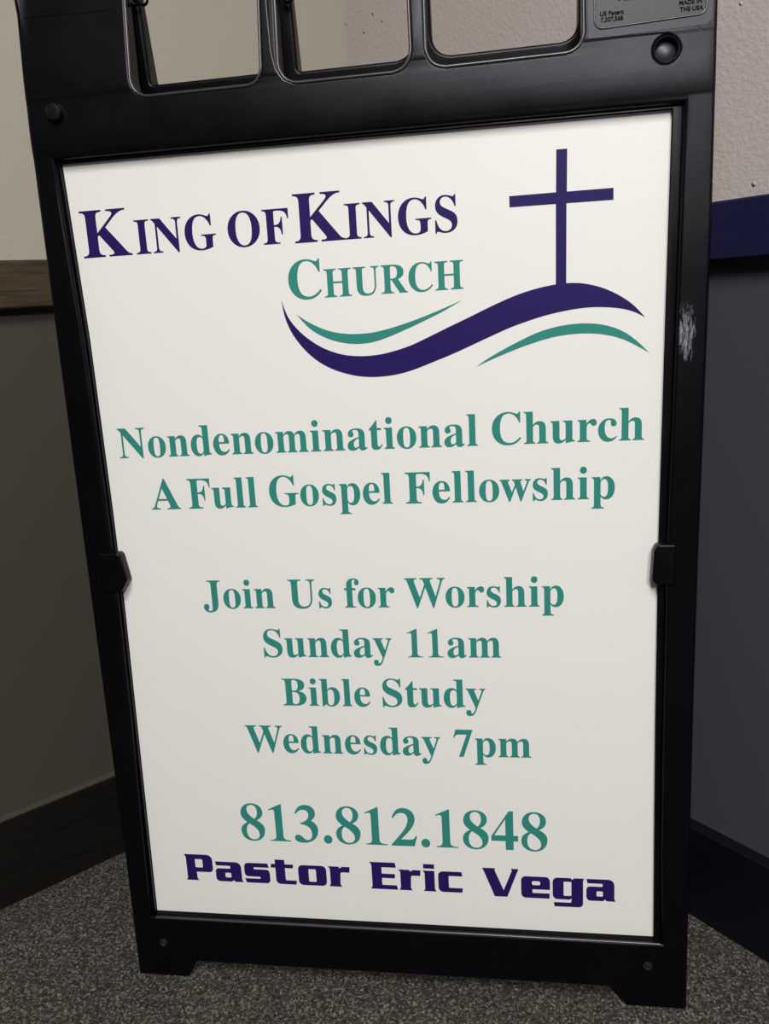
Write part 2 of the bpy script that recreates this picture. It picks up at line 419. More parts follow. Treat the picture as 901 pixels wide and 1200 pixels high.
# hinge loops seen through the hand holes, between the two halves
def torus(name, c, R, r, m_, parent, n=24, k=10, axis='X', squash=1.0):
    bm = bmesh.new(); g = []
    for i in range(n):
        a = 2*math.pi*i/n; ring = []
        for j in range(k):
            b_ = 2*math.pi*j/k; q = R+r*math.cos(b_)
            p = Vector((r*math.sin(b_), q*math.cos(a)*squash, q*math.sin(a)))
            if axis == 'Y': p = Vector((p.y, p.x, p.z))
            ring.append(bm.verts.new(Vector(c)+p))
        g.append(ring)
    for i in range(n):
        for j in range(k):
            bm.faces.new((g[i][j], g[(i+1) % n][j], g[(i+1) % n][(j+1) % k], g[i][(j+1) % k]))
    bmesh.ops.recalc_face_normals(bm, faces=bm.faces)
    me = bpy.data.meshes.new(name); bm.to_mesh(me); bm.free(); return finish(name, me, m_, parent, 60)
torus('hinge_loop', (-.2060, THK+.001, 1.0985), .0050, .0017, M_PLASTIC, front, axis='Y', squash=.8)
torus('hinge_loop', (-.1985, THK+.003, 1.0985), .0050, .0015, M_PLASTIC, front, axis='Y', squash=.8)
torus('hinge_loop', (-.0540, THK+.002, 1.0850), .0040, .0020, M_PLASTIC, front, axis='Y')

# ---------------------------------------------------------------- lettering
GL = json.loads(r'''{"A":[650,[[55,0,-13,0,-13,9,-13,18,-13,27,6,27,22,33,35,45,48,57,60,79,73,111,151,305,229,500,307,694,316,694,325,693,334,693,413,505,493,317,572,129,587,93,601,67,612,51,623,35,639,27,660,27,660,18,660,9,660,0,554,0,447,0,341,0,341,9,341,18,341,27,395,27,422,41,422,68,422,77,417,95,406,121,396,146,386,172,376,197,302,197,228,197,154,197,142,166,129,136,117,105,115,100,114,95,113,88,112,81,111,75,111,72,111,42,135,27,184,27,186,27,188,27,190,27,190,18,190,9,190,0,122,0],[200,318,169,239,233,239,296,239,360,239,328,318,295,396,263,475,232,396]]],"B":[659,[[134,0,24,0,24,9,24,17,24,26,58,27,81,35,93,48,105,61,111,86,111,122,111,264,111,407,111,549,111,578,108,599,103,614,98,629,89,639,76,645,63,650,46,653,23,653,23,661,23,670,23,678,125,678,226,678,328,678,503,678,590,626,590,522,590,440,536,389,427,368,558,343,623,286,623,196,623,134,600,86,553,52,506,17,439,0,354,0,244,0],[271,444,271,375,274,375,277,375,280,375,333,375,371,385,392,406,413,426,424,462,424,514,424,559,416,593,401,614,386,635,359,646,322,646,299,646,285,642,280,633,274,624,271,607,271,582,271,513],[307,36,330,36,373,36,404,48,422,73,439,98,448,137,448,191,448,246,436,286,413,309,389,332,349,344,294,344,286,344,279,344,271,344,271,262,271,179,271,97,271,74,275,59,284,50,292,41]]],"C":[697,[[503,-16,382,-16,315,-16,256,-1,205,30,153,60,112,102,83,156,54,209,39,271,39,340,39,409,54,470,84,523,113,576,154,617,207,648,259,678,319,693,386,693,431,693,485,680,547,655,557,650,567,648,577,648,602,648,617,663,624,693,633,693,641,693,650,693,650,615,650,537,650,459,642,459,633,459,625,459,602,521,571,570,531,606,490,642,445,660,395,660,274,660,214,552,214,337,214,136,281,35,414,35,454,35,494,45,533,67,572,88,607,118,638,158,647,149,657,141,666,132,597,33]]],"F":[602,[[143,0,23,0,23,9,23,17,23,26,58,29,81,37,93,50,105,63,111,88,111,125,111,269,111,414,111,558,111,594,105,618,92,630,79,642,55,650,21,653,21,661,21,670,21,678,209,678,398,678,586,678,586,611,586,543,586,476,578,476,570,476,562,476,555,517,544,550,529,574,514,598,491,615,462,626,432,637,392,642,342,642,323,642,308,641,298,640,287,638,280,634,277,627,273,620,271,609,271,593,271,518,271,443,271,368,275,368,279,368,283,368,327,368,360,380,381,403,402,426,416,463,423,516,432,516,441,516,450,516,450,403,450,289,450,176,441,176,433,176,424,176,417,235,403,276,382,299,361,322,327,333,281,333,278,333,274,333,271,333,271,262,271,191,271,120,271,96,274,77,280,64,285,50,296,40,312,35,328,30,351,27,382,26,382,17,382,9,382,0,262,0]]],"G":[756,[[488,-15,399,-15,327,-15,264,0,211,29,157,58,115,100,86,153,56,206,41,269,41,341,41,410,56,471,86,524,115,577,156,618,208,648,259,678,318,693,383,693,435,693,491,681,550,656,560,651,569,649,577,649,588,649,597,653,604,660,611,667,617,678,624,693,633,693,642,693,651,693,651,615,651,536,651,458,642,458,634,458,625,458,611,499,592,534,569,564,546,594,519,618,490,635,461,652,430,660,398,660,277,660,217,553,217,339,217,234,234,155,268,101,302,46,349,19,410,19,448,19,474,26,489,41,503,55,510,77,510,106,510,134,510,162,510,190,510,221,503,242,490,254,477,265,450,270,410,271,410,279,410,287,410,295,522,295,633,295,745,295,745,287,745,279,745,271,712,270,691,265,680,254,669,243,664,222,664,191,664,142,664,92,664,43,577,4]]],"H":[779,[[135,0,23,0,23,9,23,17,23,26,58,27,81,34,93,47,105,60,111,84,111,120,111,268,111,416,111,564,111,596,105,618,93,631,80,644,57,651,24,653,24,661,24,670,24,678,136,678,248,678,360,678,360,670,360,661,360,653,335,651,317,648,304,643,291,638,283,630,278,618,273,606,271,588,271,564,271,500,271,437,271,373,350,373,430,373,509,373,509,437,509,500,509,564,509,588,507,606,502,618,498,630,490,638,477,643,464,648,445,651,420,653,420,661,420,670,420,678,532,678,643,678,755,678,755,670,755,661,755,653,720,650,697,643,686,632,675,620,669,597,669,564,669,416,669,268,669,120,669,87,675,63,687,49,698,35,721,27,755,26,755,17,755,9,755,0,643,0,532,0,420,0,420,9,420,17,420,26,454,27,477,34,490,46,503,57,509,82,509,120,509,190,509,259,509,329,430,329,350,329,271,329,271,259,271,190,271,120,271,84,277,60,289,47,301,34,325,27,360,26,360,17,360,9,360,0,248,0]]],"I":[388,[[135,0,20,0,20,9,20,17,20,26,53,29,77,37,91,48,105,59,112,81,112,112,112,267,112,421,112,576,112,607,106,627,94,637,82,646,57,652,20,653,20,661,20,670,20,678,135,678,249,678,364,678,364,670,364,661,364,653,329,652,305,646,292,637,278,627,272,607,272,576,272,422,272,269,272,115,272,94,274,78,279,66,284,54,293,45,307,39,320,33,340,29,366,26,366,17,366,9,366,0,251,0]]],"J":[492,[[307,-97,162,-97,130,-97,102,-91,77,-80,52,-69,32,-53,17,-33,2,-13,-5,9,-5,34,-5,58,2,77,16,91,30,104,47,111,66,111,87,111,105,105,118,92,131,79,138,62,138,41,138,26,134,12,126,-2,118,-16,114,-25,114,-29,114,-50,128,-60,156,-60,181,-60,198,-52,207,-37,216,-22,220,1,220,32,220,203,220,375,220,546,220,573,217,594,212,609,207,624,197,634,182,641,167,647,146,651,118,653,118,661,118,670,118,678,235,678,351,678,468,678,468,670,468,661,468,653,443,651,425,647,412,642,399,636,391,626,387,612,382,597,380,575,380,546,380,408,380,270,380,132,380,-21]]],"K":[760,[[136,0,24,0,24,9,24,17,24,26,59,27,82,34,94,47,106,60,112,84,112,120,112,268,112,416,112,564,112,596,106,619,94,632,81,645,58,652,25,653,25,661,25,670,25,678,137,678,249,678,361,678,361,670,361,661,361,653,336,651,318,648,305,643,292,638,284,630,279,618,274,606,272,588,272,564,272,492,272,420,272,348,341,417,409,487,478,556,505,583,519,606,519,623,519,643,490,653,433,653,433,661,433,670,433,678,530,678,626,678,723,678,723,670,723,661,723,653,719,653,714,653,710,653,653,653,587,614,513,537,476,499,440,462,403,424,499,306,594,187,690,69,702,54,714,44,725,37,736,30,752,27,773,26,773,17,773,9,773,0,655,0,536,0,418,0,418,9,418,17,418,26,433,26,445,26,456,27,466,28,474,29,479,31,491,36,497,42,497,51,497,61,488,77,471,98,413,171,355,245,297,318,289,310,280,303,272,295,272,237,272,178,272,120,272,84,278,60,290,47,302,34,326,27,361,26,361,17,361,9,361,0,249,0]]],"N":[735,[[609,-16,600,-16,453,163,306,342,159,521,159,386,159,252,159,117,159,82,165,58,177,46,188,34,212,27,248,26,248,17,248,9,248,0,174,0,101,0,27,0,27,9,27,17,27,26,50,27,68,30,81,35,93,40,101,49,106,62,111,75,113,93,113,117,113,271,113,424,113,578,79,620,59,642,54,645,47,648,38,651,27,653,27,661,27,670,27,678,96,678,164,678,233,678,349,536,466,393,582,251,582,355,582,458,582,562,582,586,580,604,575,617,570,629,562,638,549,643,536,648,518,651,493,653,493,661,493,670,493,678,567,678,640,678,714,678,714,670,714,661,714,653,679,652,656,645,645,633,634,620,628,596,628,561,628,369,628,176,628,-16,619,-16]]],"O":[782,[[439,-16,388,-16,339,-16,293,-7,251,11,209,29,172,54,141,86,109,118,84,156,67,199,50,242,41,289,41,339,41,389,50,436,67,479,84,522,109,559,141,592,173,624,210,649,254,667,296,685,344,694,395,694,444,694,490,685,532,668,574,650,611,625,642,594,673,562,698,524,716,481,733,438,742,390,742,339,742,289,733,242,716,199,698,156,673,118,641,86,609,54,572,29,529,11,486,-7],[339,18,394,18,508,18,565,125,565,339,565,444,549,524,518,579,486,633,442,660,387,660,273,660,216,553,216,339,216,234,232,155,264,100,296,45]]],"R":[704,[[135,0,23,0,23,9,23,17,23,26,58,27,81,34,93,47,105,60,111,84,111,120,111,268,111,416,111,564,111,596,105,618,93,631,80,644,57,651,24,653,24,661,24,670,24,678,124,678,223,678,323,678,423,678,498,663,547,634,596,605,621,559,621,498,621,415,570,360,469,333,527,247,585,161,643,75,654,58,665,46,674,38,683,30,695,26,712,26,713,26,714,26,715,26,715,17,715,9,715,0,645,0,574,0,504,0,436,105,368,211,300,316,290,316,281,316,271,316,271,251,271,185,271,120,271,84,277,60,289,47,301,34,325,27,360,26,360,17,360,9,360,0,248,0],[271,423,271,348,282,348,292,348,303,348,355,348,393,360,417,385,440,409,452,447,452,500,452,595,413,642,334,642,307,642,290,638,282,629,275,620,271,602,271,574,271,499]]],"S":[581,[[73,-16,64,-16,64,68,64,151,64,235,74,235,83,235,93,235,109,162,133,109,166,74,199,39,241,22,293,22,331,22,361,33,383,54,404,75,415,101,415,133,415,177,388,212,335,238,304,253,273,269,242,284,184,313,141,343,115,376,88,409,74,448,74,494,74,535,83,570,100,600,117,629,141,652,172,669,202,686,236,694,275,694,295,694,317,692,342,687,366,682,392,676,420,667,425,666,430,664,434,664,438,663,442,662,446,662,463,662,474,673,477,694,486,694,496,694,505,694,505,621,505,548,505,475,497,475,488,475,480,475,471,512,456,545,437,573,418,601,395,623,370,639,344,654,317,662,289,662,255,662,228,653,208,635,188,617,178,594,178,566,178,540,187,518,204,501,221,484,247,467,281,451,313,436,345,421,377,406,418,387,449,368,473,347,495,326,512,304,521,280,530,256,535,229,535,198,535,155,525,118,505,86,484,54,455,29,418,12,381,-6,337,-15,286,-15,269,-15,253,-14,236,-12,219,-9,203,-5,187,1,170,7,157,11,147,14,136,17,129,18,126,18,115,18,108,15,103,11,98,5,94,-3,91,-16,82,-16]]],"U":[733,[[458,-19,369,-19,277,-19,211,1,170,43,129,83,109,146,109,231,109,342,109,453,109,564,109,596,103,618,91,631,78,644,55,651,22,653,22,661,22,670,22,678,134,678,246,678,358,678,358,670,358,661,358,653,333,651,315,648,302,643,289,638,280,630,275,618,271,606,269,588,269,564,269,445,269,327,269,208,269,149,280,105,303,77,325,47,360,33,409,33,526,33,584,101,584,237,584,346,584,454,584,563,584,596,578,618,565,631,552,643,527,650,489,653,489,661,489,670,489,678,561,678,634,678,706,678,706,670,706,661,706,653,675,649,655,641,645,628,634,615,629,593,629,563,629,465,629,368,629,270,629,167,608,93,566,48,523,3]]],"W":[910,[[264,-16,254,-16,185,184,117,385,48,585,40,608,32,625,23,636,14,647,-2,652,-23,653,-23,661,-23,670,-23,678,74,678,172,678,269,678,269,670,269,661,269,653,248,652,232,649,223,643,214,637,209,626,209,611,209,597,213,578,220,555,257,446,295,337,332,228,371,327,409,426,448,525,441,548,433,571,426,594,419,617,409,632,398,640,387,647,368,651,341,653,341,661,341,670,341,678,445,678,550,678,654,678,654,670,654,661,654,653,608,653,585,640,585,613,585,605,588,592,594,575,631,466,669,356,706,247,739,348,772,449,805,550,813,574,817,592,817,605,817,622,812,634,801,641,790,648,773,652,749,653,749,661,749,670,749,678,809,678,869,678,929,678,929,670,929,661,929,653,910,650,895,641,885,627,875,613,865,592,856,565,792,371,728,178,664,-16,655,-16,646,-16,637,-16,581,143,526,301,470,460,408,301,345,143,283,-16,273,-16]]],"a":[512,[[420,-15,379,-15,329,-15,302,7,298,52,253,9,201,-13,142,-13,107,-13,80,-3,60,17,40,37,30,63,30,94,30,138,51,174,95,203,138,231,205,258,296,283,296,308,296,334,296,359,296,387,290,408,278,421,266,434,247,440,220,440,177,440,155,429,155,408,155,404,160,395,169,382,178,369,183,356,183,344,183,326,176,312,164,301,151,289,134,284,115,284,94,284,78,290,67,303,55,315,49,331,49,352,49,375,57,396,73,415,90,433,112,447,141,458,170,469,203,474,241,474,312,474,363,461,392,435,421,409,436,368,436,313,436,240,436,166,436,93,436,76,437,64,439,59,441,54,446,51,453,51,460,51,468,55,477,62,481,55,486,48,490,41,457,4],[192,50,225,50,234,50,246,54,259,61,272,68,285,79,296,94,296,147,296,199,296,252,216,233,176,191,176,125,176,75]]],"b":[537,[[69,-17,64,-17,64,181,64,380,64,578,64,609,61,629,55,638,48,647,34,652,12,654,12,662,12,670,12,678,77,678,141,678,206,678,206,590,206,503,206,415,239,454,280,474,329,474,364,474,396,464,423,445,449,426,471,399,486,365,501,331,509,292,509,247,509,196,500,151,481,112,462,73,435,42,402,19,368,-4,329,-15,286,-15,241,-15,198,4,156,42,130,22,105,3,79,-17,74,-17],[228,21,272,21,307,21,332,38,345,73,358,109,365,164,365,238,365,299,358,345,344,374,330,403,307,417,274,417,259,417,244,412,231,402,218,391,209,377,206,360,206,274,206,188,206,102,206,48]]],"c":[437,[[310,-15,232,-15,194,-15,160,-5,129,16,98,37,74,65,56,101,38,137,29,178,29,223,29,272,39,315,60,353,80,390,107,420,143,442,178,464,217,475,260,475,308,475,346,465,373,444,400,423,413,397,413,365,413,346,407,332,397,321,386,310,371,304,352,304,312,304,292,327,292,373,292,378,292,384,293,389,294,394,294,399,294,404,294,429,280,442,252,442,195,442,167,388,167,279,167,206,179,151,204,114,229,76,262,57,304,57,339,57,373,74,404,107,411,101,417,96,424,90,374,20]]],"d":[551,[[263,-15,208,-15,173,-15,142,-5,116,16,89,36,67,64,52,99,37,134,29,174,29,219,29,270,37,315,54,354,70,392,92,422,121,443,150,464,182,474,217,474,264,474,302,455,332,417,332,477,332,537,332,597,332,618,327,632,316,641,305,649,287,653,262,654,262,662,262,670,262,678,333,678,404,678,475,678,475,489,475,301,475,112,475,87,478,70,484,61,489,51,503,44,526,41,526,33,526,24,526,16,473,16,408,6,332,-15,332,9,332,34,332,58,304,9],[226,42,255,42,270,42,286,49,301,62,316,75,326,92,332,113,332,195,332,278,332,360,329,377,321,391,307,402,293,413,277,418,259,418,228,418,206,403,194,372,181,341,175,293,175,228,175,165,181,118,193,87,205,57]]],"e":[448,[[310,-15,229,-15,190,-15,156,-5,126,16,96,36,72,65,55,102,38,139,29,183,29,234,29,281,38,322,56,358,74,394,99,422,130,443,161,464,195,474,234,474,291,474,337,455,371,417,404,379,421,326,421,258,421,254,421,251,421,247,339,247,256,247,174,247,175,124,216,63,297,63,336,63,371,85,402,128,409,121,417,115,424,108,375,26],[173,292,173,286,215,286,258,286,300,286,300,297,300,309,300,320,300,362,296,393,288,413,279,432,263,442,240,442,195,442,173,396,173,303,173,297]]],"f":[318,[[114,0,22,0,22,8,22,16,22,24,39,25,52,28,59,33,66,37,71,43,74,52,77,59,78,78,78,109,78,210,78,311,78,412,60,412,42,412,24,412,24,429,24,445,24,462,42,462,60,462,78,462,78,483,78,505,78,526,78,579,94,620,126,649,158,678,202,692,259,692,301,692,334,683,357,664,380,645,392,622,392,595,392,574,386,557,375,546,364,535,350,529,334,529,316,529,302,534,291,544,280,553,275,566,275,582,275,595,279,610,287,626,288,628,290,631,292,635,293,639,294,642,294,644,294,655,285,660,268,660,247,660,234,653,229,640,223,627,220,607,220,581,220,541,220,502,220,462,248,462,275,462,303,462,303,445,303,429,303,412,275,412,248,412,220,412,220,307,220,202,220,97,220,67,225,47,235,38,245,29,266,24,297,24,297,16,297,8,297,0,205,0]]],"h":[567,[[107,0,27,0,27,8,27,16,27,24,46,25,60,29,67,38,74,47,78,62,78,83,78,253,78,424,78,594,78,615,75,630,68,639,61,648,48,654,28,655,28,663,28,670,28,678,92,678,156,678,220,678,220,584,220,491,220,397,257,448,305,474,362,474,449,474,492,421,492,315,492,238,492,160,492,83,492,62,495,48,502,39,509,30,522,25,541,24,541,16,541,8,541,0,461,0,381,0,301,0,301,8,301,16,301,24,303,24,306,24,308,24,336,24,350,44,350,83,350,163,350,243,350,323,350,350,347,371,341,384,335,397,322,404,302,404,271,404,243,386,220,350,220,261,220,172,220,83,220,62,223,47,230,39,236,30,249,25,268,24,268,16,268,8,268,0,188,0]]],"i":[295,[[171,539,150,539,129,539,111,546,97,561,82,575,75,593,75,614,75,635,82,653,97,668,111,683,129,690,150,690,171,690,189,683,204,668,218,653,225,635,225,614,225,593,218,575,203,561,188,546],[107,0,27,0,27,8,27,16,27,24,47,25,61,30,68,38,75,46,78,61,78,83,78,180,78,278,78,375,78,400,75,416,70,424,64,432,51,436,30,437,30,445,31,454,31,462,94,462,158,462,221,462,221,336,221,209,221,83,221,62,224,48,230,39,236,30,249,25,268,24,268,16,268,8,268,0,188,0]]],"l":[297,[[107,0,27,0,27,8,27,16,27,24,47,25,61,30,68,38,75,46,78,61,78,83,78,253,78,422,78,592,78,614,75,630,70,639,65,648,51,653,30,654,30,662,30,670,30,678,94,678,157,678,221,678,221,480,221,281,221,83,221,62,224,48,230,39,236,30,249,25,268,24,268,16,268,8,268,0,188,0]]],"m":[825,[[106,0,27,0,27,8,27,16,27,24,46,25,60,29,67,38,74,47,78,62,78,83,78,181,78,279,78,377,78,398,75,413,68,423,61,432,48,437,28,438,28,446,28,454,28,462,91,462,155,462,218,462,218,439,218,417,218,394,256,447,301,474,353,474,421,474,462,446,477,389,516,446,564,474,622,474,707,474,750,421,750,315,750,238,750,160,750,83,750,62,753,48,760,39,766,30,779,25,798,24,798,16,798,8,798,0,719,0,641,0,562,0,562,8,562,16,562,24,581,25,593,30,600,39,607,48,610,63,610,83,610,163,610,243,610,323,610,350,607,371,601,384,595,397,582,404,562,404,533,404,506,387,483,353,483,263,483,173,483,83,483,63,486,48,493,39,499,30,511,25,530,24,530,16,530,8,530,0,452,0,375,0,297,0,297,8,297,16,297,24,316,25,328,30,335,39,342,48,345,63,345,83,345,163,345,243,345,323,345,350,342,370,336,384,330,397,317,404,297,404,266,404,239,386,218,350,218,261,218,172,218,83,218,63,221,48,227,40,233,31,245,25,264,24,264,16,264,8,264,0,185,0]]],"n":[567,[[107,0,27,0,27,8,27,16,27,24,46,25,60,29,67,38,74,47,78,62,78,83,78,181,78,279,78,377,78,398,75,413,68,423,61,432,48,437,28,438,28,446,28,454,28,462,92,462,156,462,220,462,220,441,220,419,220,398,257,449,304,474,362,474,449,474,492,421,492,315,492,238,492,160,492,83,492,62,495,48,502,39,509,30,522,25,541,24,541,16,541,8,541,0,461,0,381,0,301,0,301,8,301,16,301,24,303,24,306,24,308,24,336,24,350,44,350,83,350,163,350,243,350,323,350,350,347,371,341,384,335,397,322,404,302,404,271,404,243,386,220,350,220,261,220,172,220,83,220,62,223,47,230,39,236,30,249,25,268,24,268,16,268,8,268,0,188,0]]],"o":[501,[[294,-15,251,-15,207,-15,168,-4,135,17,101,38,75,67,56,105,37,142,28,183,28,229,28,276,37,319,56,356,75,393,101,422,135,443,168,464,207,474,250,474,293,474,332,464,365,443,398,422,425,394,444,357,463,320,472,278,472,229,472,181,463,139,444,102,425,65,398,37,366,16,333,-5],[223,17,251,17,279,17,299,31,311,58,317,71,321,92,324,121,326,150,327,186,327,229,327,317,321,375,309,403,297,431,278,445,251,445,222,445,202,431,191,403,180,374,174,317,174,230,174,187,175,151,178,122,181,93,185,71,191,58,203,31]]],"p":[553,[[115,-207,26,-207,26,-199,26,-192,26,-184,41,-183,53,-180,60,-175,67,-169,73,-161,75,-150,77,-140,78,-122,78,-95,78,57,78,210,78,362,78,393,75,413,69,422,63,431,50,436,29,439,29,447,29,454,29,462,90,462,152,462,213,462,213,438,213,415,213,391,243,447,286,475,343,475,378,475,409,465,436,444,463,423,484,395,499,360,514,324,521,283,521,238,521,189,513,146,498,108,483,69,461,39,434,18,406,-4,374,-15,338,-15,289,-15,250,6,220,48,220,3,220,-41,220,-86,220,-113,222,-133,226,-147,230,-161,238,-170,249,-175,259,-180,275,-182,294,-183,294,-191,294,-199,294,-207,205,-207],[259,42,291,42,322,42,343,57,356,88,369,120,376,167,376,230,376,291,370,337,359,369,348,399,327,414,296,414,265,414,240,393,220,350,220,267,220,185,220,102,235,62]]],"r":[428,[[116,0,27,0,27,8,27,16,27,24,47,25,61,30,68,38,75,46,78,61,78,83,78,180,78,278,78,375,78,400,75,417,69,425,63,432,50,436,30,437,30,445,31,454,31,462,93,462,155,462,217,462,217,433,217,404,217,375,234,407,255,431,279,449,302,466,325,474,347,474,375,474,396,467,410,453,424,438,431,419,431,396,431,377,425,361,414,349,403,337,388,331,369,331,352,331,339,335,331,344,322,352,315,362,308,372,301,382,292,387,281,387,267,387,254,378,241,360,228,341,222,317,222,286,222,218,222,151,222,83,222,60,227,45,237,38,246,30,265,25,294,24,294,16,294,8,294,0,205,0]]],"s":[429,[[272,-15,225,-15,198,-15,166,-7,129,9,123,12,116,13,109,13,93,13,82,4,76,-13,68,-13,61,-13,53,-13,53,44,53,100,53,157,62,157,70,157,79,157,88,115,105,82,129,58,153,34,180,22,209,22,234,22,253,28,266,40,279,51,286,67,286,87,286,115,268,138,232,156,208,168,183,181,159,193,124,210,98,230,81,252,64,274,55,299,55,328,55,370,69,405,97,433,124,461,162,475,210,475,221,475,233,474,247,471,261,468,277,463,296,458,299,457,303,457,307,456,311,455,314,454,317,454,328,454,337,461,343,475,350,475,356,475,363,475,363,427,363,378,363,330,355,330,348,330,340,330,329,366,314,394,293,413,272,432,248,441,222,441,201,441,184,436,173,426,162,415,156,402,156,386,156,370,161,357,172,346,182,335,197,325,218,315,240,304,263,293,285,282,319,265,344,247,360,226,375,205,383,176,383,141,383,93,369,55,340,27,310,-1]]],"t":[340,[[251,-14,184,-14,144,-14,115,-4,98,16,81,35,72,65,72,106,72,209,72,312,72,415,58,415,44,415,30,415,30,425,30,436,30,446,70,484,104,519,131,550,158,581,179,608,192,631,200,631,207,631,215,631,215,575,215,518,215,462,246,462,278,462,309,462,309,446,309,431,309,415,278,415,246,415,215,415,215,317,215,220,215,122,215,101,218,86,223,76,228,65,237,60,250,60,273,60,292,77,307,111,315,107,323,102,331,98,300,23]]],"u":[558,[[224,-15,195,-15,149,-15,116,-1,97,26,78,52,68,92,68,144,68,219,68,294,68,369,68,392,65,410,59,421,52,431,38,437,17,438,17,446,17,454,17,462,82,462,146,462,211,462,211,345,211,227,211,110,211,93,216,79,225,69,234,58,246,53,263,53,294,53,319,68,340,98,340,188,340,279,340,369,340,394,336,412,329,422,322,432,306,437,282,438,282,446,282,454,282,462,349,462,415,462,482,462,482,343,482,223,482,104,482,81,486,66,493,58,500,50,515,45,536,44,536,36,536,27,536,19,481,19,416,8,340,-15,340,10,340,35,340,60,323,37,302,18,277,5,252,-8]]],"w":[647,[[191,-15,182,-15,130,121,77,258,25,394,20,407,15,417,9,424,3,431,-5,435,-16,437,-16,445,-16,454,-16,462,58,462,132,462,206,462,206,454,206,445,206,437,193,436,183,434,178,431,173,427,170,420,170,411,170,406,171,401,172,396,173,390,175,383,178,376,201,314,225,251,248,189,270,243,292,296,314,350,309,365,304,381,299,396,294,413,288,424,282,430,277,435,266,438,250,439,250,447,250,454,250,462,327,462,404,462,481,462,481,454,481,445,481,437,454,436,440,427,440,411,440,408,440,405,441,401,442,396,442,393,443,390,462,330,481,270,500,210,523,267,546,324,569,381,574,392,576,402,576,410,576,419,573,426,566,430,558,434,547,437,530,439,530,447,530,454,530,462,574,462,619,462,663,462,663,454,663,447,663,439,649,438,639,433,633,424,626,414,620,401,613,384,560,251,506,118,453,-15,445,-15,438,-15,430,-15,397,88,365,190,332,293,291,190,249,88,208,-15,199,-15]]],"y":[447,[[103,-209,78,-209,53,-209,32,-201,15,-186,-2,-171,-10,-150,-10,-125,-10,-108,-4,-92,7,-79,18,-66,34,-59,53,-59,70,-59,84,-64,95,-73,106,-83,111,-96,111,-113,111,-116,111,-118,111,-121,110,-124,110,-127,110,-130,110,-141,116,-147,128,-147,139,-147,153,-135,170,-110,179,-97,186,-83,193,-66,199,-49,204,-30,209,-7,157,120,106,246,54,373,48,388,42,401,37,410,31,419,26,425,23,428,17,434,8,437,-5,437,-6,437,-6,437,-7,437,-7,445,-7,454,-7,462,76,462,158,462,241,462,241,454,241,445,241,437,222,436,209,434,202,431,195,428,191,420,191,409,191,406,192,402,193,397,194,392,196,387,198,382,224,314,250,245,276,177,298,238,321,298,343,359,347,370,350,379,352,387,353,395,354,402,354,408,354,419,350,427,342,431,333,435,320,437,302,437,302,445,302,454,302,462,350,462,398,462,446,462,446,454,446,445,446,437,432,437,421,431,413,418,404,405,395,386,386,361,338,229,289,96,241,-36,224,-82,208,-118,193,-143,177,-168,160,-185,142,-195,124,-204]]]}''')
def path(s):
    """'x,y x,y ...' tokens: L x y / C x1 y1 x2 y2 x y, first token is the start"""
    t = s.replace(',', ' ').split(); i = 2; pts = [[None, None, float(t[0]), float(t[1]), None, None]]
    while i < len(t):
        if t[i] == 'L': pts.append([None, None, float(t[i+1]), float(t[i+2]), None, None]); i += 3
        else:
            a = [float(q) for q in t[i+1:i+7]]; pts[-1][4:6] = a[0:2]; pts.append([a[2], a[3], a[4], a[5], None, None]); i += 7
    if abs(pts[0][2]-pts[-1][2])+abs(pts[0][3]-pts[-1][3]) < 1e-6:
        pts[0][0:2] = pts[-1][0:2]; pts.pop()
    for p in pts:
        if p[0] is None: p[0:2] = p[2:4]
        if p[4] is None: p[4:6] = p[2:4]
    return [q for p in pts for q in p]
DIG = {
 '1': ["442,0 L 65 0 L 65 19 C 142 19 171 40 171 107 L 171 536 C 171 568 160 583 134 583 C 115 583 94 576 69 564 L 62 584 L 289 688 L 306 688 L 306 107 C 306 40 335 19 442 19"],
 '2': ["478,183 L 427 0 L 17 0 L 17 16 L 190 215 C 280 322 322 405 322 484 C 322 556 282 600 217 600 C 154 600 110 568 66 497 L 42 506 C 80 628 148 688 246 688 C 366 688 450 609 450 496 C 450 400 392 310 190 118 L 350 118 C 403 118 424 132 456 190"],
 '3': ["44,532 C 84 636 150 688 243 688 C 345 688 420 628 420 542 C 420 480 392 442 332 402 C 412 366 456 304 456 225 C 456 85 340 -14 173 -14 C 75 -14 16 20 16 72 C 16 110 44 134 82 134 C 118 134 142 112 172 82 C 202 52 222 40 250 40 C 305 40 339 88 339 162 C 339 262 272 322 135 335 L 135 356 C 240 380 296 430 296 508 C 296 562 258 598 200 598 C 148 598 108 574 68 520"],
 '4': ["476,155 L 397 155 L 397 0 L 262 0 L 262 155 L 19 155 L 19 241 L 321 688 L 397 688 L 397 255 L 476 255", "262,255 L 262 546 L 70 255"],
 '7': ["477,676 L 477 655 L 250 -13 L 140 -13 L 338 552 L 142 552 C 92 552 66 528 38 460 L 17 465 L 75 676"],
 '8': ["333,373 C 411 412 451 458 451 530 C 451 622 367 688 249 688 C 129 688 42 610 42 508 C 42 440 73 393 155 336 C 65 294 28 246 28 173 C 28 62 121 -13 249 -13 C 383 -13 472 72 472 194 C 472 275 430 322 333 373",
       "290,398 C 333 435 349 478 349 532 C 349 612 312 659 250 659 C 196 659 158 620 158 569 C 158 500 205 455 290 398", "192,312 C 145 275 130 235 130 177 C 130 75 176 16 256 16 C 322 16 365 55 365 114 C 365 190 305 248 192 312"]}
for k, v in DIG.items(): GL[k] = [500, [path(s) for s in v]]
GL['.'] = [250, [[q for p in circle(125, 66, 79, 20) for q in (p[0], p[1])*3]]]

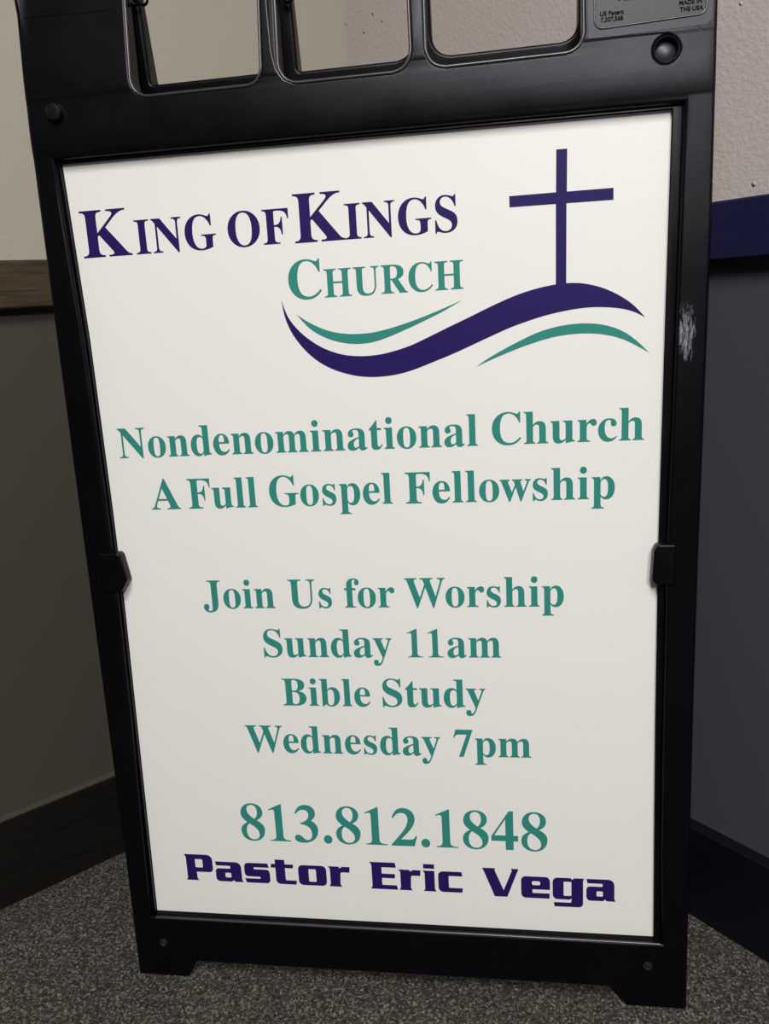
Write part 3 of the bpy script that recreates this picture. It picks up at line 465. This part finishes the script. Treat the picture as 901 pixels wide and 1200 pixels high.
def word(text, x0, x1, z, cap, extra=0):
    """splines for a word in the bold roman face, fitted between x0 and x1 (mm) with the given cap height"""
    sp = []; pen = 0
    for c in text:
        if c == ' ': pen += 250; continue
        a, loops = GL[c]
        for l in loops: sp.append([(l[i]+pen, l[i+1], l[i+2]+pen, l[i+3], l[i+4]+pen, l[i+5]) for i in range(0, len(l), 6)])
        pen += a+extra
    lo = min(p[2] for s in sp for p in s); hi = max(p[2] for s in sp for p in s)
    sx = (x1-x0)/(hi-lo)/1000; sz = cap/678/1000
    return [('B', [((p[0]-lo)*sx+x0/1000, p[1]*sz+z/1000, (p[2]-lo)*sx+x0/1000, p[3]*sz+z/1000, (p[4]-lo)*sx+x0/1000, p[5]*sz+z/1000) for p in s]) for s in sp]

def print_line(name, label, splines, m_, lift=0):
    o = finish(name, curve_mesh(splines, -.01185+lift, -.0121, res=5), m_, panel)
    o['label'] = label; return o
Z1 = 860.3
print_line('lettering', 'navy small-capital words KING OF KINGS',
    word('K', -285.8, -232.5, Z1, 46)+word('ING', -228.0, -142.0, Z1, 33.2)+word('OF', -129.5, -66.3, Z1, 33.2)
    +word('K', -61.0, -10.0, Z1-.8, 46)+word('INGS', -9.8, 100.4, Z1-.8, 33.2), M_NAVY)
print_line('lettering', 'teal small-capital word CHURCH', word('C', -71.0, -37.2, 805.7, 37.4)+word('HURCH', -34.6, 104.3, 805.7, 27.2), M_TEAL)
print_line('lettering', 'teal words Nondenominational Church', word('Nondenominational', -273.6, 113.8, 650.8, 32.3)+word('Church', 128.2, 276.9, 650.8, 32.3), M_TEAL)
print_line('lettering', 'teal words A Full Gospel Fellowship', word('A', -243.8, -210.2, 592.8, 33.3)+word('Full', -201, -123.2, 592.8, 33)+word('Gospel', -109.5, 23.4, 592.9, 33)+word('Fellowship', 37.3, 249.3, 592.4, 33), M_TEAL)
print_line('lettering', 'teal words Join Us for Worship', word('Join', -196, -113.3, 478.4, 32.6)+word('Us', -97.7, -49.2, 478.4, 32.6)+word('for', -34.9, 20.2, 478.4, 32.6)+word('Worship', 31.1, 198.5, 478.3, 32.8), M_TEAL)
print_line('lettering', 'teal words Sunday 11am', word('Sunday', -131.1, 14.2, 420.8, 32.6)+word('11am', 31.2, 132.2, 420.9, 32.6), M_TEAL)
print_line('lettering', 'teal words Bible Study', word('Bible', -113.9, -13.2, 362.2, 32.6)+word('Study', .5, 114.3, 362.4, 32.8), M_TEAL)
print_line('lettering', 'teal words Wednesday 7pm', word('Wednesday', -162.2, 62.8, 303.5, 33.4)+word('7pm', 77.4, 162.5, 303.5, 32.4), M_TEAL)
print_line('lettering', 'teal telephone number 813.812.1848', word('813.812.1848', -178.6, 179.0, 188.1, 48.2), M_TEAL)

# the wide square face of the last line, drawn letter by letter: [(x, y, corner radius)], cap height 100
SQ = {
 'P': (99, [[(-2, 100), (99, 100, 20), (99, 33, 14), (39, 33), (39, 10), (44, 0), (-1, 0), (4, 10), (4, 90)], [(36, 82, 3), (36, 50, 3), (63, 50, 3), (63, 82, 3)]]),
 'a': (95, [[(0, 76), (93, 76, 20), (93, 8), (98, 0), (68, 0), (62, 6), (56, 0), (0, 0, 14), (0, 50, 12), (54, 50, 3), (54, 61, 3), (4, 61)], [(34, 34, 3), (34, 16, 3), (55, 16, 3), (55, 34, 3)]]),
 's': (88, [[(0, 76, 15), (84, 76), (88, 60), (34, 60, 2), (34, 52, 2), (90, 52, 13), (90, 0, 13), (5, 0), (0, 16), (55, 16, 2), (55, 24, 2), (0, 24, 13)]]),
 't': (85, [[(14, 93), (48, 93), (48, 76), (78, 76), (76, 62), (48, 62), (48, 15, 4), (87, 15), (84, 0), (14, 0, 16), (14, 62), (-2, 62), (0, 76), (14, 76)]]),
 'o': (98, [[(0, 76, 16), (98, 76, 16), (98, 0, 16), (0, 0, 16)], [(36, 62, 3), (36, 14, 3), (62, 14, 3), (62, 62, 3)]]),
 'r': (73, [[(-2, 76), (34, 76), (38, 70), (46, 76, 6), (73, 76), (71, 55), (40, 55, 6), (38, 10), (43, 0), (-1, 0), (4, 10), (4, 67)]]),
 'E': (88, [[(-3, 100), (84, 100), (87, 82), (38, 82, 2), (38, 58, 2), (83, 58), (82, 42), (38, 42, 2), (38, 16, 2), (87, 16), (91, 0), (-1, 0), (4, 10), (4, 90)]]),
 'i': (40, [[(0, 100), (37, 100), (37, 84), (0, 84)], [(-2, 76), (37, 76), (37, 8), (42, 0), (-1, 0), (4, 8), (4, 67)]]),
 'c': (81, [[(0, 76, 16), (78, 76), (81, 60), (35, 60, 4), (35, 16, 4), (81, 16), (79, 0), (0, 0, 16)]]),
 'V': (122, [[(-2, 100), (43, 100), (41, 93), (71, 23), (100, 93), (97, 100), (123, 100), (120, 93), (83, 0), (40, 0), (2, 93)]]),
 'e': (98, [[(0, 76, 15), (98, 76, 15), (98, 31), (38, 31, 4), (38, 18, 4), (97, 18), (96, 0), (0, 0, 15)], [(37, 60, 5), (37, 46, 5), (65, 46, 5), (65, 60, 5)]]),
 'g': (104, [[(0, 76, 16), (60, 76), (66, 70), (72, 76), (106, 76), (102, 68), (102, -26, 14), (6, -26), (3, -11), (62, -11, 3), (64, 5), (58, 0), (0, 0, 16)], [(37, 63, 3), (37, 13, 3), (63, 13, 3), (63, 63, 3)]]),
}
def square_word(text, x0, x1, z, cap, gaps=9):
    pen = 0; loops = []
    for c in text:
        wd, ls = SQ[c]
        for l in ls: loops.append([(x+pen, y) for x, y in rounded(l, 5)])
        pen += wd+gaps
    lo = min(p[0] for l in loops for p in l); hi = max(p[0] for l in loops for p in l); s = (x1-x0)/(hi-lo)
    return [('P', [(((x-lo)*s+x0)/1000, (y*cap/100+z)/1000) for x, y in l]) for l in loops]
for n_, (wd_, args) in enumerate((('Pastor', (-254.9, -50.4, 130.2, 35.3)), ('Eric', (-26.7, 82.0, 129.7, 35.6)), ('Vega', (104.7, 254.0, 127.2, 36.6)))):
    print_line('lettering', ('navy wide square word Pastor', 'navy wide square lettering, middle word of the last line', 'navy wide square lettering, last word of the last line')[n_], square_word(wd_, *args), M_NAVY)

# cross and waves
print_line('cross_emblem', 'navy cross above the waves', [('P', mm([(192.6, 801), (202.4, 801), (203.0, 877.3), (245.9, 877.1, 1), (245.9, 887.6), (203.4, 887.6), (203.9, 925.2), (193.9, 925.2), (193.4, 887.7), (149.9, 887.6), (149.9, 877.6), (193.2, 877.4)]))], M_NAVY, .00012)
up_ = [(-79.9, 806.2), (-74.3, 789.4), (-65, 776.1), (-53, 765), (-38.3, 755.6), (-20.8, 749), (-3.1, 746.4), (14, 746.6), (30, 749), (49, 754), (67.9, 761.4), (87.8, 769.8), (107.5, 777.8), (125.3, 785.3), (142.9, 792.3), (159.6, 797.9), (176.1, 801.8), (191.3, 804.1), (202.7, 804.8), (215.9, 803.9), (228.6, 801), (241.2, 796.2), (253.8, 789.2), (265.3, 780.5), (276.2, 768.6)]
lo_ = [(265.4, 774.4), (253.9, 777.9), (240.1, 780), (226.3, 780.8), (212.4, 780.2), (198.5, 778.5), (182.8, 775.7), (166.3, 771.5), (148.4, 766), (127.8, 758.1), (108.2, 750.2), (90.5, 743.3), (69.3, 735.9), (50.4, 729.7), (35, 726.3), (21, 724.9), (5.8, 725), (-10.7, 727.6), (-29.5, 733.8), (-45.6, 743), (-58.9, 755.2), (-70.5, 771.5), (-77, 787.7), (-79.9, 806.2)]
print_line('wave_emblem', 'navy wave sweeping under the church name', [('P', mm(catmull(up_)[:-1]+catmull([up_[-1]]+lo_)[:-1]))], M_NAVY)
t1u = [(-65.6, 791.4), (-55.4, 784.1), (-43.1, 777.3), (-29.5, 772), (-11.9, 768.8), (5.8, 768.5), (19, 770.0), (33.7, 773), (52.6, 778), (71.2, 783.9), (89.8, 790.4), (103, 795.4)]
t1l = [(84.7, 786), (67.4, 778.6), (49.8, 771.6), (32.1, 765.1), (18, 760.8), (7, 758.9), (-7.5, 758.7), (-22.5, 761.3), (-37.5, 766.8), (-52.2, 776.2), (-65.6, 791.4)]
print_line('wave_emblem', 'upper teal wave', [('P', mm(catmull(t1u)[:-1]+catmull([t1u[-1]]+t1l)[:-1]))], M_TEAL)
t2u = [(113.5, 729.3), (126, 737.3), (141.9, 745.6), (158.9, 753.5), (175.6, 760.2), (194.5, 764.7), (214, 766.3), (231, 765), (244.9, 761.5), (257.6, 755.5), (269.2, 746.5), (280.5, 735)]
t2l = [(265.7, 744), (254.2, 749.7), (240.3, 754), (226.4, 756.1), (210, 756.6), (192, 755), (175.5, 751.4), (158.7, 746.5), (141.8, 740.7), (126, 734.7), (113.5, 729.3)]
print_line('wave_emblem', 'lower teal wave', [('P', mm(catmull(t2u)[:-1]+catmull([t2u[-1]]+t2l)[:-1]))], M_TEAL)
